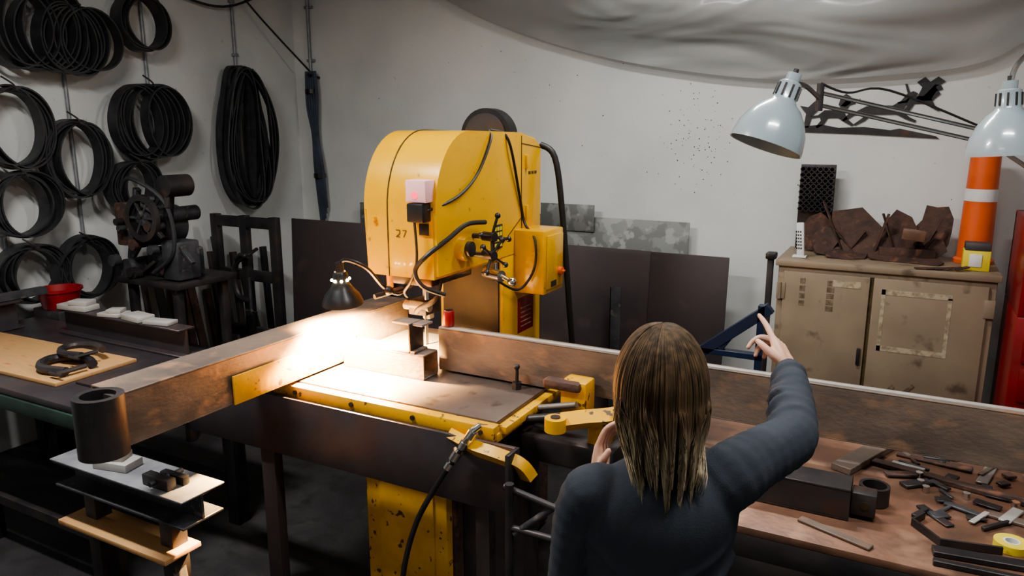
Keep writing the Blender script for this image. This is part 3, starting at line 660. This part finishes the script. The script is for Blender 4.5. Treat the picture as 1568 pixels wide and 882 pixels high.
# ------------------------------------------------------------ articulated lamps
def shade(b, c, ax, s=1.0):
    ax = V(ax).normalized(); c = V(c)
    prof = [(.028,0),(.034,.005),(.036,.055),(.042,.065),(.062,.080),(.085,.11),(.104,.15),(.112,.19),(.113,.205),(.108,.203),(.098,.15),(.075,.10),(.04,.07)]
    b.lathe([(r*s,h*s) for r,h in prof], c, ax, 'white', 40)
    b.cyl(c-ax*.025*s, c, .022*s, 'white', seg=20); b.cyl(c-ax*.04*s, c-ax*.025*s, .008*s, 'dark', seg=10)
    x = ax.orthogonal().normalized(); y = ax.cross(x)
    for k in range(10):
        a = k*math.pi/5; d = x*math.cos(a)+y*math.sin(a)
        b.obox(c+d*.0362*s+ax*.012*s, c+d*.0372*s+ax*.050*s, .006*s, .003*s, 'dark', up=d, bev=0)
    b.ball(c+ax*.12*s, .03*s, 'labw')
b = B('articulated_desk_lamp')
shade(b,(-.375,2.63,2.20),(-.28,-.20,-.93),1.06)
j1 = V((-.30,2.76,2.15)); j2 = V((.19,3.11,2.03)); j3 = V((.95,3.2,1.5))
b.tube([(-.375,2.63,2.19),(-.34,2.68,2.19),j1],.008,'chrome',8)
b.cyl(j1+V((0,0,-.04)),j1+V((0,0,.05)),.012,'dark',seg=10)
for o in (.02,-.02): b.cyl(j1+V((0,0,o)), j2+V((0,0,o)), .007, 'chrome', seg=8)
b.tube([j1+V((0,0,.05)),j1+V((.08,.05,.02)),j1+V((.2,.15,.03)),j2+V((0,0,.03))],.004,'cord',6)
b.ball(j2,.022,'chrome')
for o in (.02,-.02): b.cyl(j2+V((0,o,0)), j3+V((0,o,0)), .007, 'chrome', seg=8)
b.cyl((.95,3.2,.905),(.95,3.2,1.52),.014,'chrome',seg=12); b.box((.90,3.16,.901),(1.0,3.24,.94),'dark',.004)
b.done()
b = B('articulated_desk_lamp')
shade(b,(.245,2.90,2.175),(.06,-.03,-1),1.02)
j1 = V((.33,2.96,2.335)); j2 = V((.7,3.05,2.45)); j3 = V((1.05,3.0,1.7))
b.tube([(.245,2.90,2.195),(.26,2.91,2.255),j1],.008,'chrome',8); b.ball(j1,.02,'dark')
for o in (.02,-.02): b.cyl(j1+V((0,0,o)), j2+V((0,0,o)), .007, 'chrome', seg=8)
b.ball(j2,.025,'chrome')
for o in (.02,-.02): b.cyl(j2+V((0,o,0)), j3+V((0,o,0)), .007, 'chrome', seg=8)
b.cyl((1.05,3.0,.905),(1.05,3.0,1.72),.014,'chrome',seg=12); b.box((1.0,2.96,.901),(1.1,3.04,.94),'dark',.004)
b.done()

# ------------------------------------------------------------ right workbench with clutter
b = B('rusty_steel_workbench')
b.box((-.72,2.10,.875),(1.2,3.32,.90),'bench',.003); b.box((-.72,2.10,.80),(1.2,2.125,.876),'dark',.003)
for x in (-.68,.25,1.15):
    for y in (2.15,3.27): b.box((x-.03,y-.03,0),(x+.03,y+.03,.876),'dark',.003)
b.box((-.7,2.2,.28),(1.15,3.25,.30),'dark',.003)
b.done()
b = B('black_steel_channel'); chan(b,(-.62,2.33,.951),(-.07,2.33,.951),.11,.10,.008,'dark'); b.box((-.068,2.30,.915),(.0,2.36,.985),'dark',.003); b.cyl((-.03,2.297,.95),(-.03,2.30,.95),.012,'seam',seg=12); b.done()
def bar(n, p0, p1, w, h, m): b = B(n); b.obox(p0,p1,w,h,m); b.done()
Z = .901
bar('flat_steel_bar',(-.12,2.62,Z+.012),(.02,2.95,Z+.012),.07,.024,'beam')
bar('flat_steel_bar',(-.06,2.76,Z+.008),(.55,2.61,Z+.008),.035,.016,'rust')
bar('flat_steel_bar',(.15,2.20,Z+.008),(.62,2.26,Z+.008),.04,.016,'dark')
bar('flat_steel_bar',(.15,2.14,Z+.008),(.66,2.17,Z+.008),.02,.016,'dark')
bar('flat_steel_bar',(-.20,2.22,Z+.004),(.00,2.14,Z+.004),.03,.008,'beam')
bar('flat_steel_bar',(.30,2.74,Z+.004),(.36,2.98,Z+.004),.035,.008,'bright')
bar('flat_steel_bar',(.44,2.68,Z+.004),(.60,2.90,Z+.004),.04,.008,'dark')
bar('flat_steel_bar',(.05,2.88,Z+.004),(.28,2.84,Z+.004),.05,.008,'rust')
bar('flat_steel_bar',(.30,2.52,Z+.005),(.75,2.42,Z+.005),.04,.01,'beam')
bar('flat_steel_bar',(.12,2.48,Z+.004),(.2,2.38,Z+.004),.03,.006,'dark')
b = B('bent_steel_strap'); b.sweep([V(p) for p in [(.13,2.40,Z+.012),(.10,2.34,Z+.012),(.17,2.25,Z+.012),(.32,2.28,Z+.012)]],[(-.004,-.011),(.004,-.011),(.004,.011),(-.004,.011)],'dark',up=(0,0,1),smooth=False); b.done()
b = B('yellow_tape_roll'); b.lathe([(.02,0),(.044,0),(.044,.022),(.02,.022),(.02,0)],(.345,2.33,Z),(0,0,1),'yellab',30); b.lathe([(.016,.0),(.021,.0),(.021,.023),(.016,.023),(.016,0)],(.345,2.33,Z),(0,0,1),'labw',20); b.done()
b = B('steel_pipe_ring'); b.lathe([(.035,0),(.045,0),(.045,.06),(.035,.06),(.035,0)],(-.01,2.44,Z),(0,0,1),'dark',28); b.done()
b = B('scattered_metal_offcuts')
for k in range(120):
    x = random.uniform(.06,1.0); y = random.uniform(2.42,3.1); a = random.uniform(0,3.14); l = random.uniform(.02,.12)
    if k % 4 == 0: x = random.uniform(.42,1.0); y = random.uniform(2.3,2.42)
    d = V((math.cos(a),math.sin(a),0))*l; p = V((x,y,Z+.006+.001*(k%4)))
    b.obox(p-d/2,p+d/2,random.uniform(.01,.04),random.uniform(.004,.012),random.choice(['dark','block','rust','dark','grey','beam','dark']))
for k in range(10):
    x = random.uniform(.1,.9); y = random.uniform(2.45,2.95); b.cyl((x,y,Z),(x,y,Z+.02),.012,'chrome',seg=6)
b.done()

# ------------------------------------------------------------ WOMAN
w = bpy.data.objects.new('woman', None); COL.objects.link(w)
RR = V((.883,.469,0)); FF = V((-.469,.883,0)); O = V((-.42,1.36,0))+RR*.030
def L2W(r, f, z): return O+RR*r+FF*f+V((0,0,z))
def loftpart(b, secs, m, seg=28, n=5):
    a = crom([s[:3] for s in secs], n); q = crom([(s[3],s[4],0) for s in secs], n)
    bm = bmesh.new(); rings = []
    for p, d in zip(a, q):
        rings.append([bm.verts.new(L2W(p.x+d.x*math.cos(t), p.y+d.y*math.sin(t), p.z)) for t in [2*math.pi*k/seg for k in range(seg)]])
    for x, y in zip(rings, rings[1:]):
        for k in range(seg): bm.faces.new([x[k],x[(k+1)%seg],y[(k+1)%seg],y[k]])
    bm.faces.new(rings[0]); bm.faces.new(rings[-1][::-1])
    b._add(bm, m, True)
def limb(b, pts, radii, m, n=8, seg=16, wr=0):
    q = crom([L2W(*p) for p in pts], n); rr = [v.x for v in crom([(x,0,0) for x in radii], n)]
    if wr: rr = [r*(1+wr*(math.sin(i*1.9)+.5*math.sin(i*3.1+1))) for i, r in enumerate(rr)]
    b.sweep(q, [(math.cos(2*math.pi*k/seg), math.sin(2*math.pi*k/seg)) for k in range(seg)], m, False, True, None, rr)
    b.ball(q[0], rr[0], m); b.ball(q[-1], rr[-1]*.98, m)
def remesh(ob, vox, it=3, f=.5):
    r = ob.modifiers.new('remesh','REMESH'); r.mode = 'VOXEL'; r.voxel_size = vox; r.use_smooth_shade = True
    s = ob.modifiers.new('smooth','SMOOTH'); s.factor = f; s.iterations = it
b = B('sweater')
loftpart(b, [(0,0,.93,.155,.11),(0,0,1.0,.155,.11),(0,.0,1.10,.145,.102),(0,-.005,1.20,.150,.105),(0,-.01,1.28,.160,.108),(0,-.015,1.335,.155,.093),(0,-.015,1.375,.115,.075),(0,-.01,1.40,.070,.060),(0,-.005,1.425,.055,.054)], 'sweater')
limb(b, [(.11,-.015,1.345),(.145,-.01,1.372),(.19,.02,1.385),(.25,.06,1.395),(.300,.098,1.405),(.332,.17,1.43),(.356,.25,1.455),(.374,.335,1.475)], [.062,.066,.062,.058,.054,.046,.041,.034], 'sweater', wr=.03)
limb(b, [(-.115,-.015,1.335),(-.140,-.01,1.33),(-.160,.0,1.27),(-.170,.01,1.19),(-.176,.035,1.11),(-.165,.11,1.14),(-.13,.17,1.19),(-.10,.225,1.25)], [.058,.058,.054,.049,.046,.043,.040,.034], 'sweater', wr=.025)
for (r0,z0,r1,z1,rr) in [(.14,1.27,.02,1.20,.012),(.145,1.22,.04,1.12,.012),(-.14,1.26,-.03,1.17,.011),(-.14,1.16,-.02,1.09,.011),(.14,1.12,.02,1.04,.012)]:
    pts = [L2W(r0+(r1-r0)*t, -.104*math.sqrt(max(0,1-((r0+(r1-r0)*t)/.158)**2)), z0+(z1-z0)*t-.01*math.sin(3*t)) for t in (0,.33,.66,1)]
    b.tube(pts, rr, 'sweater', 8)
EL = V((.300,.098,1.405)); WR_ = V((.374,.335,1.475))
for (t_, rr) in [(.15,.010),(.30,.009),(.45,.009),(.60,.008),(.74,.008),(.88,.007)]:
    c = EL.lerp(WR_, t_); R_ = .049-.013*t_
    d = (WR_-EL).normalized(); e1 = d.orthogonal().normalized(); e2 = d.cross(e1)
    b.tube([L2W(*(c+(e1*math.cos(a)+e2*math.sin(a))*R_+d*.014*math.sin(a*1.0+t_*9))) for a in [k*math.pi/5 for k in range(10)]], rr, 'sweater', 6, 4, closed=True)
ob = b.done(w, False, 0); remesh(ob, .0065, 4)
b = B('jeans')
loftpart(b, [(0,0,.78,.16,.12),(0,-.005,.86,.165,.122),(0,0,.94,.150,.108),(0,0,.99,.142,.10)], 'jeans')
for s_ in (-1,1):
    limb(b, [(s_*.08,0,.84),(s_*.085,.01,.68),(s_*.09,.015,.50),(s_*.09,.0,.32),(s_*.09,-.01,.10)], [.094,.083,.063,.057,.047], 'jeans')
ob = b.done(w, False, 0); remesh(ob, .012, 3)
b = B('shoes')
for s_ in (-1,1):
    limb(b, [(s_*.09,-.04,.045),(s_*.092,.03,.045),(s_*.095,.10,.038),(s_*.10,.16,.032)], [.042,.045,.04,.03], 'shoe')
    limb(b, [(s_*.09,-.01,.12),(s_*.09,-.02,.06)], [.045,.045], 'shoe')
ob = b.done(w, False, 0); remesh(ob, .008, 2)
b = B('head_and_neck')
loftpart(b, [(0,.02,1.36,.055,.052),(0,.02,1.42,.050,.050),(0,.03,1.47,.052,.056)], 'skin')
loftpart(b, [(0,.075,1.432,.022,.022),(0,.065,1.448,.045,.045),(0,.055,1.475,.060,.070),(0,.045,1.51,.066,.085),(0,.037,1.55,.070,.095),(0,.033,1.59,.071,.095),(0,.028,1.62,.063,.083),(0,.025,1.640,.043,.056),(0,.025,1.652,.015,.02)], 'skin')
limb(b, [(0,.132,1.555),(0,.142,1.53),(0,.150,1.515)], [.008,.011,.014], 'skin')
for s_ in (-1,1):
    limb(b, [(s_*.012,.140,1.512),(s_*.014,.136,1.511)], [.008,.008], 'skin')
    limb(b, [(s_*.073,.025,1.565),(s_*.080,.018,1.56),(s_*.080,.016,1.535),(s_*.074,.026,1.515)], [.008,.010,.009,.007], 'skin')
    limb(b, [(s_*.015,.128,1.573),(s_*.035,.125,1.578),(s_*.052,.108,1.570)], [.007,.008,.006], 'skin')
ob = b.done(w, False, 0); remesh(ob, .0045, 4)
b = B('face_features')
for s_ in (-1,1):
    b.ball(L2W(s_*.031,.117,1.553),.0125,'eye'); b.ball(L2W(s_*.031,.1265,1.553),.0055,'iris')
    b.tube([L2W(s_*.014,.131,1.577),L2W(s_*.032,.130,1.583),L2W(s_*.050,.114,1.575)],.003,'hair',6)
b.tube([L2W(-.024,.120,1.487),L2W(0,.131,1.490),L2W(.024,.120,1.487)],.005,'lips',8); b.tube([L2W(-.020,.120,1.481),L2W(0,.129,1.479),L2W(.020,.120,1.481)],.0055,'lips',8)
b.done(w, False)
def hand(name, wrist, d, palmn, curls, sc=1.0, tsgn=1, spread=1.0):
    b = B(name); d = V(d).normalized(); pn = (V(palmn)-d*V(palmn).dot(d)).normalized(); sd = d.cross(pn).normalized()*tsgn
    W0 = V(wrist); P = lambda a, s, n: W0+(d*a+sd*s+pn*n)*sc
    def ch(pts, radii): 
        q = crom(pts, 5); rr = [v.x*sc for v in crom([(x,0,0) for x in radii], 5)]
        b.sweep(q, [(math.cos(2*math.pi*k/12), math.sin(2*math.pi*k/12)) for k in range(12)], 'skin', False, True, None, rr)
        b.ball(q[0], rr[0], 'skin'); b.ball(q[-1], rr[-1]*.98, 'skin')
    ch([P(-.05,0,0),P(-.01,0,0),P(.02,0,0)],[.024,.023,.025])
    for s in (-.028,-.010,.010,.028): ch([P(.0,s*.55,0),P(.04,s*.9,.0),P(.082,s,0)],[.018,.0165,.0125])
    ch([P(.02,.02,.008),P(.05,.030,.010)],[.018,.014])
    ln = [(.030,.044,.026,.021),(.010,.048,.029,.022),(-.010,.044,.027,.021),(-.029,.034,.020,.018)]
    for (s, a, c, e), cu in zip(ln, curls):
        p = P(.084, s, 0); pts = [P(.06,s,0), p]
        for L_, k in ((a,cu[0]),(c,cu[0]+cu[1]),(e,cu[0]+cu[1]+cu[2])):
            p = p+(d*math.cos(k)+pn*math.sin(k)+sd*s*spread)*L_*sc; pts.append(p)
        ch(pts,[.010,.0098,.0088,.0080,.0066])
    ch([P(.012,.022,.006),P(.035,.045,.016),P(.062,.058,.026),P(.085,.056,.036)],[.015,.0125,.0105,.008])
    ob = b.done(w, False, 0); remesh(ob, .0028, 3); return ob
wr = L2W(.377,.350,1.480)
hand('right_hand', wr, (FF*.72+V((0,0,1))*.62-RR*.12), (-RR*.75+FF*.5-V((0,0,.4))), [(.05,.1,.1),(.8,.8,.5),(1.0,.9,.5),(1.1,.9,.5)], .86, 1)
wl = L2W(-.092,.235,1.250)
hand('left_hand', wl, (RR*.10+FF*.15+V((0,0,1))), (RR*.6+FF*-.3), [(.3,.4,.3),(.35,.5,.3),(.4,.5,.3),(.5,.5,.3)], .9, -1)
b = B('hair')
loftpart(b, [(0,-.025,1.425,.060,.035),(0,-.022,1.45,.076,.055),(0,-.012,1.48,.082,.075),(0,.0,1.52,.084,.086),(0,.010,1.56,.083,.095),(0,.018,1.60,.078,.095),(0,.022,1.635,.062,.080),(0,.025,1.652,.038,.052),(0,.025,1.660,.012,.016)], 'hair')
def strand(phi, r, zend, flare, rad, jit):
    cx, cy = 0, .022
    sx, sy = .091*r, .108*r
    pts = []; c, s = math.cos(phi), math.sin(phi)
    for k in range(7):
        th = math.radians(1+k*15.3)
        x = cx+s*sx*math.sin(th); y = cy-c*sy*math.sin(th); z = 1.545+.130*r*math.cos(th) if th < 1.571 else 1.545-.06*(th-1.571)
        pts.append((x,y,z))
    xl, yl, zl = pts[-1]; n = 5
    for k in range(1,n+1):
        t = k/n; z = zl+(zend-zl)*t
        nar = 1-.34*max(0,(t-.35)/.65)
        x = xl*(nar+flare*t)+jit*t; y = yl+(-.045-yl*.25)*t*(1 if c > 0 else .5)
        if z < 1.42 and c > .0: y = min(y, -.085-(1.42-z)*.22)
        pts.append((x,y,z))
    q = crom([L2W(*p) for p in pts], 3); m_ = len(q)
    rr = [rad*(.5+.5*min(1,i/6))*(1 if i < m_*.85 else 1-.8*(i-m_*.85)/(m_*.15)) for i in range(m_)]
    b.sweep(q, [(1,0),(.3,.6),(-1,0),(.3,-.6)], 'hair', False, True, None, rr)
for k in range(3600):
    phi = random.uniform(-2.15,2.15); r = random.uniform(.92,1.03); back = math.cos(phi)
    cl = noise.noise(V((phi*3.2,0,0))); q_ = round(phi*5)/5
    zend = 1.455+.06*cl+random.uniform(-.03,.03)-.035*max(0,back)+(.015 if k % 5 else -.03)
    jit = (q_-phi)*.03+noise.noise(V((q_*7,2,0)))*.03
    strand(phi, r, zend, random.uniform(-.05,.08), random.uniform(.0010,.0024), jit)
b.done(w, False, 0)

# ------------------------------------------------------------ lights
def area(n, loc, sx_, sy, e, c):
    ld = bpy.data.lights.new(n,'AREA'); ld.shape = 'RECTANGLE'; ld.size = sx_; ld.size_y = sy; ld.energy = e; ld.color = c
    ob = bpy.data.objects.new(n, ld); COL.objects.link(ob); ob.location = loc
    return ob
def fixture(x, y, z=3.42):
    b = B('fluorescent_ceiling_light'); b.box((x-.65,y-.12,z),(x+.65,y+.12,z+.06),'labw',.01)
    for o in (-.05,.05): b.cyl((x-.6,y+o,z-.02),(x+.6,y+o,z-.02),.014,'tube',seg=12)
    for s_ in (-.5,.5): b.cyl((x+s_,y,z+.06),(x+s_,y,ZC),.005,'dark',seg=6)
    b.done()
    return area('fluorescent_light_%d'%(len(bpy.data.lights)), (x,y,z-.05), .9, .16, 1, (1.0,.985,.95))
for x, y, e in [(-2.6,1.3,112),(.2,1.6,48),(-1.0,3.5,48),(-1.0,-.8,11)]:
    fixture(x,y).data.energy = e
sp = bpy.data.lights.new('work_lamp_light','SPOT'); sp.energy = 1900; sp.color = (1,.60,.24); sp.spot_size = math.radians(138); sp.spot_blend = .45; sp.shadow_soft_size = .03
so = bpy.data.objects.new('work_lamp_light', sp); COL.objects.link(so); so.location = lp+ax*.045; so.rotation_euler = ax.to_track_quat('-Z','Y').to_euler()
wd = bpy.data.worlds.new('workshop_world'); bpy.context.scene.world = wd; wd.use_nodes = True
wd.node_tree.nodes['Background'].inputs[0].default_value = (.5,.55,.6,1); wd.node_tree.nodes['Background'].inputs[1].default_value = .3
bpy.context.scene.view_settings.look = 'AgX - Medium High Contrast'
bpy.context.scene.view_settings.exposure = -.1

# ------------------------------------------------------------ camera
cd = bpy.data.cameras.new('camera'); cd.sensor_width = 36; cd.lens = 26.24; cd.clip_start = .05
cam = bpy.data.objects.new('camera', cd); COL.objects.link(cam)
cam.location = (0,0,2.05); cam.rotation_euler = (math.radians(78),0,math.radians(28))
bpy.context.scene.camera = cam
